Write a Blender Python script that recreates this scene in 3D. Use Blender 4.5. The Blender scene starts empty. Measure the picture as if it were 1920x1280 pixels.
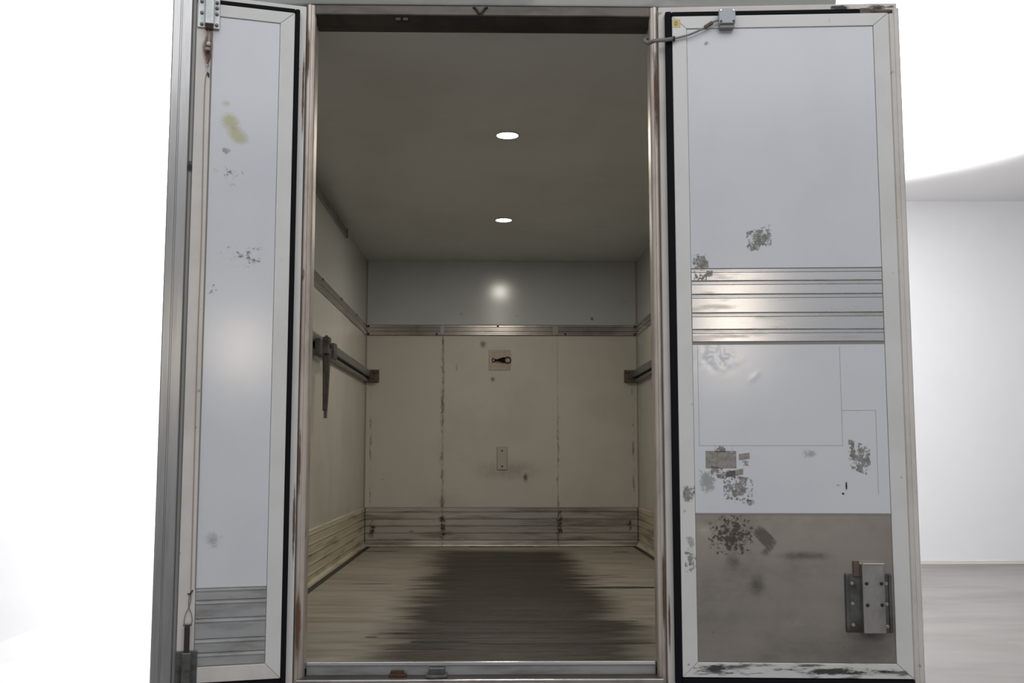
import bpy, bmesh, math, random
from mathutils import Matrix, Vector, noise as mnoise

scene = bpy.context.scene
C = scene.collection
random.seed(7)
Z0 = 1.05            # height of the cargo floor above the hall floor

# ------------------------------------------------------------------ camera
cam_d = bpy.data.cameras.new('camera')
cam_d.sensor_width = 36.0
cam_d.lens = 2000.0 / 1920.0 * 36.0
cam = bpy.data.objects.new('camera', cam_d)
cam.location = (0.0, -4.1217, Z0 + 0.7818)
cam.rotation_euler = (math.pi / 2 + math.radians(6.112), 0, -math.radians(1.0965))
C.objects.link(cam)
scene.camera = cam

# ------------------------------------------------------------------ world, lamps, exposure
world = bpy.data.worlds.new('world')
scene.world = world
world.use_nodes = True
bg = world.node_tree.nodes['Background']
bg.inputs[0].default_value = (0.93, 0.97, 1.03, 1)
bg.inputs[1].default_value = 0.29

def area(name, loc, target, sx, sy, watts, col=(1, 1, 1), shape='RECTANGLE', spread=math.pi):
    d = bpy.data.lights.new(name, 'AREA')
    d.shape = shape; d.size = sx; d.size_y = sy; d.energy = watts; d.color = col; d.spread = spread
    o = bpy.data.objects.new(name, d)
    o.location = loc
    o.rotation_euler = (Vector(target) - Vector(loc)).to_track_quat('-Z', 'Y').to_euler()
    C.objects.link(o)
    return o

# hall ceiling lamps over the forecourt
area('hall_ceiling_lamp', (0.5, -4.5, 6.2), (0.2, -1.2, 1.0), 7.0, 4.0, 155, (0.98, 0.99, 1.0))
# unseen fill lights, high and low, added to bring the side wall to white
area('side_wall_fill', (-1.6, 7.0, 6.0), (-3.0, 6.5, 2.2), 9.0, 0.6, 700, (0.97, 0.98, 1.0))
area('side_wall_low_fill', (-1.7, 8.5, 0.5), (-3.0, 7.5, 2.6), 6.0, 0.5, 90, (0.97, 0.98, 1.0))
# unseen fill light added to lift the far wall and the ceiling edge
area('far_wall_fill', (6.0, 9.0, 3.4), (8.0, 14.2, 5.6), 4.0, 1.0, 70, (0.98, 0.98, 1.0))
# the work lamp high on the wall behind the photographer, mirrored in the doors
area('work_lamp', (1.75, -8.7, Z0 + 2.05), (0.0, 0.0, Z0 + 1.2), 0.55, 0.60, 19, (1.0, 0.86, 0.70))
# uplight throwing the round pool on the hall ceiling
sp = bpy.data.lights.new('uplight', 'SPOT')
sp.energy = 4600; sp.spot_size = math.radians(87); sp.spot_blend = 0.26; sp.shadow_soft_size = 0.25
spo = bpy.data.objects.new('uplight', sp)
spo.location = (4.0, 9.45, 1.5); spo.rotation_euler = (math.pi, 0, 0)
C.objects.link(spo)

vs = scene.view_settings
vs.view_transform = 'Standard'; vs.look = 'None'; vs.gamma = 1.0; vs.exposure = 0.05
vs.use_curve_mapping = False

# ------------------------------------------------------------------ materials
def nt(m):
    m.use_nodes = True
    return m.node_tree, m.node_tree.nodes, m.node_tree.links

def lin(c):
    return tuple(((x / 255) / 12.92 if x / 255 <= 0.04045 else ((x / 255 + 0.055) / 1.055) ** 2.4) for x in c) + (1,)

MATS = {}
def coords(N, L, scale):
    tc = N.new('ShaderNodeTexCoord'); mp = N.new('ShaderNodeMapping')
    mp.inputs['Scale'].default_value = scale
    L.new(tc.outputs['Object'], mp.inputs['Vector'])
    return mp.outputs['Vector']

def noise(N, L, vec, scale, detail=4, rough=0.6, dist=0.0):
    n = N.new('ShaderNodeTexNoise')
    n.inputs['Scale'].default_value = scale; n.inputs['Detail'].default_value = detail
    n.inputs['Roughness'].default_value = rough; n.inputs['Distortion'].default_value = dist
    L.new(vec, n.inputs['Vector'])
    return n.outputs['Fac']

def ramp(N, L, fac, a, b):
    r = N.new('ShaderNodeMapRange'); r.interpolation_type = 'SMOOTHSTEP'
    r.inputs['From Min'].default_value = a; r.inputs['From Max'].default_value = b
    L.new(fac, r.inputs['Value'])
    return r.outputs['Result']

def mixc(N, L, fac, a, b):
    m = N.new('ShaderNodeMix'); m.data_type = 'RGBA'
    if isinstance(fac, (int, float)): m.inputs[0].default_value = fac
    else: L.new(fac, m.inputs[0])
    for v, s in ((a, 6), (b, 7)):
        if isinstance(v, tuple): m.inputs[s].default_value = v
        else: L.new(v, m.inputs[s])
    return m.outputs[2]

def math_n(N, L, op, a, b=None):
    m = N.new('ShaderNodeMath'); m.operation = op
    for v, s in ((a, 0), (b, 1)):
        if v is None: continue
        if isinstance(v, (int, float)): m.inputs[s].default_value = v
        else: L.new(v, m.inputs[s])
    return m.outputs[0]

def mat(name, col, rough=0.5, metal=0.0, var=None, vscale=3.0, stretch=(1, 1, 1), vlo=0.4, vhi=0.7,
        spots=None, sscale=25.0, slo=0.66, shi=0.72, bump=0.0, bscale=40.0, rvar=0.0, coat=0.0, aniso=0.0, arot=0.25):
    """base colour, a broad tint (var) and small specks (spots), all by noise in object space"""
    m = bpy.data.materials.new(name)
    T, N, L = nt(m)
    P = N['Principled BSDF']
    c = tuple(col) + (1,) if len(col) == 3 else col
    P.inputs['Roughness'].default_value = rough
    P.inputs['Metallic'].default_value = metal
    P.inputs['Coat Weight'].default_value = coat
    if aniso:
        P.inputs['Anisotropic'].default_value = aniso; P.inputs['Anisotropic Rotation'].default_value = arot
        tg = N.new('ShaderNodeTangent'); tg.direction_type = 'RADIAL'; tg.axis = 'Z'; L.new(tg.outputs[0], P.inputs['Tangent'])
    vec = coords(N, L, stretch)
    out = c
    if var is not None:
        f = ramp(N, L, noise(N, L, vec, vscale, 5), vlo, vhi)
        out = mixc(N, L, f, c, tuple(var) + (1,))
        if rvar:
            L.new(math_n(N, L, 'MULTIPLY_ADD', f, rvar), P.inputs['Roughness'])
            P.inputs['Roughness'].links[0].from_node.inputs[2].default_value = rough
    if spots is not None:
        f2 = ramp(N, L, noise(N, L, vec, sscale, 3), slo, shi)
        out = mixc(N, L, f2, out, tuple(spots) + (1,))
    if isinstance(out, tuple): P.inputs['Base Color'].default_value = out
    else: L.new(out, P.inputs['Base Color'])
    if bump:
        b = N.new('ShaderNodeBump'); b.inputs['Strength'].default_value = bump; b.inputs['Distance'].default_value = 0.004
        L.new(noise(N, L, vec, bscale, 3), b.inputs['Height'])
        L.new(b.outputs['Normal'], P.inputs['Normal'])
    MATS[name] = m
    return m

mat('panel_white', (0.74, 0.755, 0.79), 0.165, var=(0.70, 0.715, 0.755), vscale=2.0, bump=0.03, bscale=9)
mat('frame_white', (0.77, 0.76, 0.745), 0.35, var=(0.70, 0.69, 0.67), vscale=3.0, spots=(0.34, 0.31, 0.28), sscale=22, slo=0.70, shi=0.78)
mat('frame_cream', (0.74, 0.70, 0.66), 0.4, var=(0.64, 0.60, 0.56), vscale=4.0, spots=(0.30, 0.24, 0.18), sscale=20, slo=0.69, shi=0.78)
mat('frame_scuffed', (0.74, 0.73, 0.71), 0.45, var=(0.16, 0.16, 0.16), vscale=7, stretch=(0.9, 1, 6), vlo=0.52, vhi=0.66)
mat('rubber_black', (0.006, 0.006, 0.008), 0.8)
MATS['rubber_black'].node_tree.nodes['Principled BSDF'].inputs['Specular IOR Level'].default_value = 0.2
mat('slat_aluminium', (0.66, 0.66, 0.67), 0.24, 0.75, aniso=0.88, var=(0.50, 0.47, 0.45), vscale=3.0, stretch=(1.2, 1, 9), vlo=0.5, vhi=0.68, rvar=0.08, bump=0.02, bscale=30)
mat('slat_aluminium_dull', (0.52, 0.53, 0.54), 0.42, 0.7, var=(0.34, 0.33, 0.32), vscale=4, stretch=(1, 1, 5), bump=0.05)
mat('kick_sheet', (0.52, 0.475, 0.43), 0.30, 0.95, var=(0.27, 0.25, 0.23), vscale=2.8, stretch=(0.8, 1, 1.3), vlo=0.35, vhi=0.75, rvar=0.14,
    spots=(0.2, 0.17, 0.15), sscale=16, slo=0.68, shi=0.78, bump=0.10, bscale=7)
mat('extruded_aluminium', (0.50, 0.495, 0.495), 0.30, 0.7, aniso=0.6, arot=0.0, var=(0.42, 0.415, 0.41), vscale=5, stretch=(6, 6, 0.6), spots=(0.12, 0.11, 0.1), sscale=8, slo=0.72, shi=0.8)
mat('jamb_aluminium', (0.66, 0.585, 0.52), 0.46, 0.5, var=(0.44, 0.37, 0.32), vscale=4, stretch=(3, 3, 0.8), spots=(0.09, 0.045, 0.025), sscale=7, slo=0.66, shi=0.76)
mat('header_aluminium', (0.13, 0.11, 0.096), 0.45, 0.3, var=(0.075, 0.062, 0.054), vscale=4, stretch=(1, 2, 4), spots=(0.07, 0.05, 0.04), sscale=12, slo=0.64, shi=0.72)
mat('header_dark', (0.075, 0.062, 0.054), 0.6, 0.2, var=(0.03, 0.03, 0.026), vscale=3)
mat('top_rail_grey', (0.50, 0.52, 0.50), 0.5, 0.0, var=(0.72, 0.72, 0.70), vscale=1.2, stretch=(1, 1, 2), vlo=0.5, vhi=0.62)
mat('body_white', (0.75, 0.74, 0.72), 0.5, var=(0.6, 0.58, 0.56), vscale=2)
mat('galvanised', (0.50, 0.52, 0.52), 0.42, 0.75, var=(0.36, 0.37, 0.37), vscale=14, vlo=0.4, vhi=0.65)
mat('galvanised_dark', (0.16, 0.165, 0.16), 0.45, 0.75, var=(0.07, 0.065, 0.06), vscale=12)
mat('stainless', (0.58, 0.56, 0.53), 0.28, 0.95, var=(0.42, 0.40, 0.38), vscale=5, stretch=(2, 2, 1), bump=0.04)
mat('bolt_steel', (0.55, 0.54, 0.52), 0.3, 0.9)
mat('bolt_dark', (0.06, 0.055, 0.05), 0.5, 0.6)
mat('rust', (0.10, 0.045, 0.022), 0.85, 0.0, var=(0.05, 0.025, 0.015), vscale=20)
mat('cable_beige', (0.42, 0.33, 0.24), 0.7)
mat('cable_grey', (0.27, 0.265, 0.25), 0.5, 0.3)
mat('box_grey', (0.40, 0.43, 0.46), 0.45, 0.2)
mat('sticker_yellow', (0.68, 0.55, 0.16), 0.5, var=(0.60, 0.56, 0.34), vscale=60, vlo=0.45, vhi=0.6)
mat('sticker_print', (0.42, 0.20, 0.05), 0.6)
mat('label_white', (0.80, 0.80, 0.79), 0.45)
mat('outline_grey', (0.30, 0.30, 0.32), 0.6)
mat('nylon_white', (0.72, 0.70, 0.66), 0.5)
# cargo room
mat('side_upper', (0.50, 0.497, 0.475), 0.22, var=(0.51, 0.505, 0.475), vscale=1.5, bump=0.02, bscale=6)
mat('wall_upper', (0.52, 0.55, 0.57), 0.18, var=(0.48, 0.51, 0.52), vscale=1.5, spots=(0.34, 0.34, 0.32), sscale=7, slo=0.72, shi=0.8, bump=0.02, bscale=6)
mat('wall_lower', (0.60, 0.58, 0.53), 0.26, var=(0.53, 0.51, 0.455), vscale=1.3, vlo=0.4, vhi=0.7, spots=(0.30, 0.27, 0.22), sscale=9, slo=0.73, shi=0.8, bump=0.02, bscale=5)
mat('ceiling_panel', (0.68, 0.685, 0.68), 0.30, var=(0.62, 0.615, 0.595), vscale=1.2, spots=(0.40, 0.37, 0.33), sscale=3.2, slo=0.70, shi=0.80)
mat('kick_aluminium', (0.50, 0.47, 0.43), 0.36, 0.6, var=(0.24, 0.21, 0.18), vscale=2.2, stretch=(1, 1, 9), vlo=0.42, vhi=0.72, spots=(0.09, 0.07, 0.05), sscale=7, slo=0.70, shi=0.80)
mat('kick_side', (0.72, 0.655, 0.50), 0.34, 0.3, var=(0.26, 0.22, 0.155), vscale=2.2, stretch=(1, 0.7, 9), vlo=0.42, vhi=0.72, spots=(0.09, 0.07, 0.05), sscale=7, slo=0.70, shi=0.80)
mat('rail_aluminium', (0.46, 0.43, 0.39), 0.2, 0.85, var=(0.34, 0.31, 0.28), vscale=5)
mat('track_steel', (0.28, 0.285, 0.28), 0.38, 0.8, var=(0.22, 0.22, 0.21), vscale=6)
mat('arm_steel', (0.095, 0.085, 0.075), 0.55, 0.4, var=(0.05, 0.042, 0.036), vscale=14)
mat('track_slot', (0.02, 0.02, 0.02), 0.7)
mat('bracket_rusty', (0.16, 0.125, 0.10), 0.55, 0.5, var=(0.09, 0.06, 0.045), vscale=18)
mat('plate_tan', (0.40, 0.34, 0.28), 0.45, 0.3, var=(0.33, 0.27, 0.22), vscale=14)
mat('plate_wall', (0.50, 0.47, 0.42), 0.4, 0.2, var=(0.44, 0.41, 0.36), vscale=10)
mat('joint_dark', (0.045, 0.04, 0.032), 0.8)
mat('joint_soft', (0.30, 0.28, 0.25), 0.8)
# hall
mat('hall_white', (0.80, 0.80, 0.81), 0.6, var=(0.785, 0.785, 0.80), vscale=0.6)
mat('hall_ceiling', (0.80, 0.795, 0.79), 0.7)
mat('hall_concrete', (0.26, 0.247, 0.236), 0.5, var=(0.205, 0.188, 0.175), vscale=0.9, stretch=(0.5, 1.4, 1), vlo=0.35, vhi=0.7, spots=(0.21, 0.195, 0.18), sscale=4.5, slo=0.66, shi=0.8)
mat('hall_skirting', (0.70, 0.655, 0.60), 0.5)

def emission(name, col, s):
    m = bpy.data.materials.new(name); T, N, L = nt(m)
    P = N['Principled BSDF']; P.inputs['Emission Color'].default_value = tuple(col) + (1,)
    P.inputs['Emission Strength'].default_value = s
    P.inputs['Base Color'].default_value = (0.8, 0.8, 0.8, 1)
    MATS[name] = m
emission('lamp_lens', (1.0, 0.93, 0.78), 14.0)

def floor_material():
    m = bpy.data.materials.new('floor_boards'); T, N, L = nt(m); P = N['Principled BSDF']
    tc = N.new('ShaderNodeTexCoord'); sep = N.new('ShaderNodeSeparateXYZ'); L.new(tc.outputs['Object'], sep.inputs[0])
    v1 = coords(N, L, (0.8, 5.0, 1)); v2 = coords(N, L, (1.6, 26.0, 1)); v3 = coords(N, L, (0.7, 0.7, 1)); v4 = coords(N, L, (5, 60, 1))
    n1 = noise(N, L, v1, 2.2, 5, 0.6); n2 = noise(N, L, v2, 2.0, 5, 0.65); n3 = noise(N, L, v3, 2.5, 4, 0.6); n4 = noise(N, L, v4, 2.0, 3)
    ax = math_n(N, L, 'ABSOLUTE', math_n(N, L, 'SUBTRACT', sep.outputs['X'], 0.10))
    d = math_n(N, L, 'ADD', ax, math_n(N, L, 'MULTIPLY', math_n(N, L, 'SUBTRACT', n1, 0.5), 0.55))
    d = math_n(N, L, 'ADD', d, math_n(N, L, 'MULTIPLY', math_n(N, L, 'SUBTRACT', n3, 0.5), 0.3))
    track = ramp(N, L, d, 0.66, 0.40)
    # the trodden track ends a hand's breadth before the bulkhead
    end = ramp(N, L, math_n(N, L, 'ADD', sep.outputs['Y'], math_n(N, L, 'MULTIPLY', n3, 0.4)), 5.25, 4.85)
    track = math_n(N, L, 'MULTIPLY', track, end)
    base = mixc(N, L, ramp(N, L, n1, 0.35, 0.7), lin((162, 156, 145)), lin((134, 127, 112)))
    base = mixc(N, L, ramp(N, L, n2, 0.62, 0.74), base, lin((88, 78, 62)))
    dark = mixc(N, L, ramp(N, L, n2, 0.40, 0.66), lin((18, 13, 7)), lin((62, 54, 42)))
    dark = mixc(N, L, ramp(N, L, n4, 0.62, 0.74), dark, lin((135, 127, 115)))
    n5 = noise(N, L, coords(N, L, (0.5, 4.2, 1)), 2.0, 4, 0.6)
    dark = mixc(N, L, ramp(N, L, n5, 0.45, 0.68), dark, lin((62, 54, 43)))
    worn = math_n(N, L, 'MULTIPLY', ramp(N, L, sep.outputs['Y'], 2.0, 0.1), ramp(N, L, noise(N, L, coords(N, L, (3, 30, 1)), 2.2, 6, 0.7), 0.42, 0.66))
    dark = mixc(N, L, worn, dark, lin((84, 78, 70)))
    L.new(mixc(N, L, track, base, dark), P.inputs['Base Color'])
    P.inputs['Metallic'].default_value = 0.0
    P.inputs['Specular IOR Level'].default_value = 0.2
    L.new(math_n(N, L, 'MULTIPLY_ADD', n2, 0.3), P.inputs['Roughness'])
    P.inputs['Roughness'].links[0].from_node.inputs[2].default_value = 0.32
    b = N.new('ShaderNodeBump'); b.inputs['Strength'].default_value = 0.25; b.inputs['Distance'].default_value = 0.003
    L.new(n2, b.inputs['Height']); L.new(b.outputs['Normal'], P.inputs['Normal'])
    MATS['floor_boards'] = m
floor_material()

def decal_material(name, col, scale, lo, hi, soft=False, stretch=(1, 1, 1), opacity=1.0, rough=0.7, col2=None, fk=None, band=False):
    """flat film with a ragged outline: noise minus distance from the middle of its patch"""
    m = bpy.data.materials.new(name); T, N, L = nt(m); P = N['Principled BSDF']
    P.inputs['Roughness'].default_value = rough
    vec = coords(N, L, stretch)
    n = noise(N, L, vec, scale, 7, 0.8)
    uv = N.new('ShaderNodeTexCoord'); sub = N.new('ShaderNodeVectorMath'); sub.operation = 'SUBTRACT'
    sub.inputs[1].default_value = (0.5, 0.5, 0); L.new(uv.outputs['UV'], sub.inputs[0])
    le = N.new('ShaderNodeVectorMath'); le.operation = 'LENGTH'; L.new(sub.outputs[0], le.inputs[0])
    dist = le.outputs['Value']
    if band:   # fades across the strip only
        sx = N.new('ShaderNodeSeparateXYZ'); L.new(sub.outputs[0], sx.inputs[0]); dist = math_n(N, L, 'ABSOLUTE', sx.outputs['X'])
    fall = math_n(N, L, 'SUBTRACT', 1.0, math_n(N, L, 'MULTIPLY', dist, fk if fk is not None else (1.75 if soft else 0.9)))
    fall = math_n(N, L, 'MAXIMUM', fall, 0.0)
    f = math_n(N, L, 'MULTIPLY', n, fall)
    a = math_n(N, L, 'MULTIPLY', ramp(N, L, f, lo, hi), opacity)
    if col2: L.new(mixc(N, L, ramp(N, L, noise(N, L, vec, scale * 1.7, 3), 0.4, 0.6), tuple(col) + (1,), tuple(col2) + (1,)), P.inputs['Base Color'])
    else: P.inputs['Base Color'].default_value = tuple(col) + (1,)
    tr = N.new('ShaderNodeBsdfTransparent'); mx = N.new('ShaderNodeMixShader')
    L.new(a, mx.inputs[0]); L.new(tr.outputs[0], mx.inputs[1]); L.new(P.outputs[0], mx.inputs[2])
    L.new(mx.outputs[0], N['Material Output'].inputs['Surface'])
    MATS[name] = m
decal_material('residue', (0.22, 0.21, 0.195), 34, 0.43, 0.455, fk=0.30, col2=(0.34, 0.325, 0.30))
decal_material('residue_sparse', (0.26, 0.25, 0.24), 34, 0.50, 0.54, fk=0.30, opacity=0.75)
decal_material('residue_dense', (0.27, 0.25, 0.23), 34, 0.34, 0.37, fk=0.2, col2=(0.36, 0.33, 0.30))
decal_material('residue_pale', (0.46, 0.455, 0.44), 30, 0.30, 0.44, opacity=0.7)
decal_material('residue_on_metal', (0.08, 0.065, 0.05), 44, 0.42, 0.45, fk=0.45, opacity=0.7)
decal_material('patch_on_metal', (0.15, 0.12, 0.11), 22, 0.16, 0.36, opacity=0.6)
decal_material('smear_on_metal', (0.13, 0.12, 0.11), 16, 0.08, 0.62, soft=True, opacity=0.6)
decal_material('yellow_stain', (0.72, 0.69, 0.42), 26, 0.10, 0.42, fk=1.6, opacity=0.62)
decal_material('yellow_faint', (0.72, 0.69, 0.45), 26, 0.15, 0.5, fk=1.6, opacity=0.35)
decal_material('brown_stain', (0.17, 0.14, 0.10), 26, 0.16, 0.55, soft=True, opacity=0.7, stretch=(1, 1, 1.3))
decal_material('seam_dirt', (0.17, 0.15, 0.11), 14, 0.42, 0.60, opacity=0.6, stretch=(1.7, 1, 0.9), band=True, fk=0.8)
decal_material('seam_dirt_faint', (0.24, 0.21, 0.16), 13, 0.46, 0.60, opacity=0.5, stretch=(2.2, 1, 0.9), band=True, fk=0.8)
decal_material('kick_dirt', (0.05, 0.04, 0.03), 26, 0.40, 0.52, fk=0.5, opacity=0.85)
decal_material('dull_smudge', (0.36, 0.33, 0.28), 9, 0.12, 0.5, soft=True, opacity=0.25)
decal_material('rust_streak', (0.16, 0.075, 0.035), 20, 0.14, 0.42, soft=True, opacity=0.85, stretch=(2, 2, 0.5))
decal_material('faint_smudge', (0.42, 0.42, 0.42), 24, 0.28, 0.5, fk=1.2, opacity=0.45)
decal_material('rail_scuff', (0.05, 0.05, 0.05), 26, 0.38, 0.52, fk=0.5, opacity=0.85, stretch=(0.35, 1, 1.6))
decal_material('black_scuff', (0.02, 0.02, 0.02), 30, 0.2, 0.36, opacity=0.95, stretch=(0.6, 1, 2))

# ------------------------------------------------------------------ mesh helpers
def box(bm, x0, x1, y0, y1, z0, z1):
    v = [bm.verts.new((x, y, z)) for x in (x0, x1) for y in (y0, y1) for z in (z0, z1)]
    for f in ((0, 1, 3, 2), (4, 6, 7, 5), (0, 4, 5, 1), (2, 3, 7, 6), (0, 2, 6, 4), (1, 5, 7, 3)):
        bm.faces.new([v[i] for i in f])

def prism(bm, prof, axis, a0, a1):
    """closed 2-D profile swept along an axis; profile in the other two axes (in x, y, z order)"""
    def p(q, a):
        return {'x': (a, q[0], q[1]), 'y': (q[0], a, q[1]), 'z': (q[0], q[1], a)}[axis]
    A = [bm.verts.new(p(q, a0)) for q in prof]; B = [bm.verts.new(p(q, a1)) for q in prof]
    n = len(prof)
    for i in range(n):
        bm.faces.new((A[i], A[(i + 1) % n], B[(i + 1) % n], B[i]))
    bm.faces.new(A[::-1]); bm.faces.new(B)

def cyl(bm, c, axis, r, h, seg=16, r2=None):
    q = {'x': Matrix.Rotation(math.pi / 2, 4, 'Y'), 'y': Matrix.Rotation(math.pi / 2, 4, 'X'), 'z': Matrix.Identity(4)}[axis]
    bmesh.ops.create_cone(bm, cap_ends=True, segments=seg, radius1=r, radius2=r if r2 is None else r2, depth=h, matrix=Matrix.Translation(c) @ q)

def tube(bm, pts, r, seg=8, closed=False):
    pts = [Vector(p) for p in pts]; n = len(pts); rings = []
    for i, p in enumerate(pts):
        if closed: t = (pts[(i + 1) % n] - pts[i - 1]).normalized()
        else: t = (pts[min(i + 1, n - 1)] - pts[max(i - 1, 0)]).normalized()
        a = t.cross(Vector((0.13, 0.97, 0.21))).normalized(); b = t.cross(a).normalized()
        rr = r[i] if isinstance(r, (list, tuple)) else r
        rings.append([bm.verts.new(p + a * math.cos(k * 2 * math.pi / seg) * rr + b * math.sin(k * 2 * math.pi / seg) * rr) for k in range(seg)])
    for i in range(n if closed else n - 1):
        A, B = rings[i], rings[(i + 1) % n]
        for k in range(seg):
            bm.faces.new((A[k], A[(k + 1) % seg], B[(k + 1) % seg], B[k]))
    if not closed:
        bm.faces.new(rings[0][::-1]); bm.faces.new(rings[-1])

def smooth_path(pts, sub=6):
    P = [Vector(p) for p in pts]; out = []
    for i in range(len(P) - 1):
        a, b, c, d = P[max(i - 1, 0)], P[i], P[i + 1], P[min(i + 2, len(P) - 1)]
        for k in range(sub):
            t = k / sub
            out.append(0.5 * ((2 * b) + (c - a) * t + (2 * a - 5 * b + 4 * c - d) * t * t + (3 * b - a - 3 * c + d) * t ** 3))
    out.append(P[-1])
    return out

def obj(name, bm, m, parent=None, bevel=0.0, smooth=False, seg=2):
    bmesh.ops.recalc_face_normals(bm, faces=bm.faces)
    me = bpy.data.meshes.new(name); bm.to_mesh(me); bm.free()
    me.materials.append(MATS[m])
    o = bpy.data.objects.new(name, me); C.objects.link(o)
    if smooth:
        me.polygons.foreach_set('use_smooth', [True] * len(me.polygons))
        me.set_sharp_from_angle(angle=math.radians(40))
    if bevel:
        b = o.modifiers.new('bevel', 'BEVEL'); b.width = bevel; b.segments = seg; b.limit_method = 'ANGLE'
    if parent is not None: o.parent = parent
    return o

def bx(name, x0, x1, y0, y1, z0, z1, m, parent=None, bevel=0.0):
    bm = bmesh.new(); box(bm, x0, x1, y0, y1, z0, z1)
    return obj(name, bm, m, parent, bevel)

def tag(o, label, cat, group=None, kind=None):
    o['label'] = label; o['category'] = cat
    if group: o['group'] = group
    if kind: o['kind'] = kind
    return o

def thing(name, label, cat, loc=(0, 0, 0), rz=0.0, group=None, kind=None):
    o = bpy.data.objects.new(name, None); o.empty_display_size = 0.1
    C.objects.link(o); o.location = loc; o.rotation_euler = (0, 0, rz)
    return tag(o, label, cat, group, kind)

def decal(name, corners, m, parent, label=None):
    """a film patch: corner points in the parent's space"""
    me = bpy.data.meshes.new(name)
    me.from_pydata([tuple(c) for c in corners], [], [tuple(range(len(corners)))])
    uv = me.uv_layers.new(name='UVMap')
    k = len(corners)
    base = [(0, 0), (1, 0), (1, 1), (0, 1)] if k == 4 else [(0.5 + 0.5 * math.cos(2 * math.pi * i / k), 0.5 + 0.5 * math.sin(2 * math.pi * i / k)) for i in range(k)]
    for i in range(k): uv.data[i].uv = base[i]
    me.materials.append(MATS[m])
    o = bpy.data.objects.new(name, me); C.objects.link(o); o.parent = parent
    if label: o['label'] = label
    return o

def dec_y(name, x0, x1, z0, z1, y, m, parent, label=None, skew=0.0):
    """film on a face that looks towards -y"""
    return decal(name, [(x0, y, z0), (x1, y, z0 + skew), (x1, y, z1 + skew), (x0, y, z1)], m, parent, label)

# ------------------------------------------------------------------ the hall (setting)
HX0, HX1, HY1, HZ = -3.0, 16.0, 14.2, 6.3
f = bx('floor', -3.4, HX1, -16.0, HY1 + 0.2, -0.2, 0.0, 'hall_concrete')
tag(f, 'pale grey polished concrete floor of the hall outside the truck', 'floor', kind='structure')
w = bx('wall_far', -3.4, HX1, HY1, HY1 + 0.2, 0.0, HZ, 'hall_white')
tag(w, 'plain white hall wall with a thin cream skirting behind the truck', 'wall', kind='structure')
bx('baseboard', 4.0, HX1, HY1 - 0.015, HY1, 0.0, 0.055, 'hall_skirting', w)
bm = bmesh.new()   # side wall with a coved foot
prof = [(HX0 - 0.25, 0.0), (HX0 + 0.7, 0.0)]
for k in range(1, 9):
    a = k / 8 * math.pi / 2
    prof.append((HX0 + 0.7 - 0.7 * math.sin(a), 0.7 - 0.7 * math.cos(a)))
prof += [(HX0, HZ), (HX0 - 0.25, HZ)]
prism(bm, prof, 'y', 1.0, HY1)
tag(obj('wall_side', bm, 'hall_white'), 'brightly lit seamless white wall beside the truck', 'wall', kind='structure')
tag(bx('ceiling', -3.4, HX1, 2.0, HY1 + 0.2, HZ, HZ + 0.2, 'hall_ceiling'), 'white hall ceiling with a round pool of light', 'ceiling', kind='structure')

# ------------------------------------------------------------------ the cargo room (setting)
XL, XR, YB, ZC = -1.11, 1.29, 5.254, 2.508
Y1 = 0.10
def Zt(z): return z + Z0

room = {}
def shell(name, label, cat, *b, m='body_white'):
    o = bx(name, *b, m); tag(o, label, cat, kind='structure'); room[name] = o
    return o

wl = shell('wall_left', 'left cargo wall with cream panels, dim rails and kick plate', 'wall', XL - 0.07, XL - 0.008, Y1, YB + 0.08, Zt(-0.14), Zt(2.60))
wr = shell('wall_right', 'right cargo wall, a narrow cream strip beside the wide door', 'wall', XR + 0.008, XR + 0.07, Y1, YB + 0.08, Zt(-0.14), Zt(2.60))
wb = shell('wall_back', 'far cargo bulkhead with grey upper panel and stained cream lower panels', 'wall', XL - 0.008, XR + 0.008, YB + 0.008, YB + 0.08, Zt(-0.14), Zt(2.60))
ce = shell('ceiling', 'dim off-white cargo ceiling with two round lamps', 'ceiling', XL - 0.008, XR + 0.008, Y1, YB + 0.008, Zt(ZC + 0.008), Zt(2.60))
fl = shell('floor', 'worn aluminium cargo floor with a dark trodden track', 'floor', XL - 0.008, XR + 0.008, 0.09, YB + 0.008, Zt(-0.14), Zt(-0.022), m='joint_dark')

RZ0, RZ1 = 1.837, 1.932      # upper rail
# lining panels
for lo, hi, m in ((0.0, RZ0 + 0.045, 'wall_lower'), (RZ0 + 0.045, ZC, 'wall_upper')):
    y = Y1
    for ye in (1.85, 3.55, YB):
        bx('panel', XL - 0.01, XL, y, ye - 0.002, Zt(lo), Zt(hi), 'wall_lower' if m == 'wall_lower' else 'side_upper', wl)
        bx('panel', XR, XR + 0.01, y, ye - 0.002, Zt(lo), Zt(hi), 'wall_lower' if m == 'wall_lower' else 'side_upper', wr)
        y = ye
for x0, x1 in ((XL, -0.4265), (-0.4225, 0.579), (0.583, XR)):
    bx('panel', x0, x1, YB, YB + 0.01, Zt(0.0), Zt(RZ0 + 0.045), 'wall_lower', wb)
bx('panel', XL, XR, YB, YB + 0.01, Zt(RZ0 + 0.046), Zt(ZC), 'wall_upper', wb)
y = Y1
for ye in (2.75, 4.12, YB):
    bx('panel', XL, XR, y, ye - 0.0015, Zt(ZC), Zt(ZC + 0.01), 'ceiling_panel', ce)
    y = ye
bm = bmesh.new(); prism(bm, [(XL, YB), (XL + 0.012, YB), (XL, YB - 0.012)], 'z', Zt(0.33), Zt(ZC)); obj('sealant_bead', bm, 'joint_soft', wb)
bm = bmesh.new(); prism(bm, [(XR, YB), (XR - 0.012, YB), (XR, YB - 0.012)], 'z', Zt(0.33), Zt(ZC)); obj('sealant_bead', bm, 'joint_soft', wb)

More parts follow.
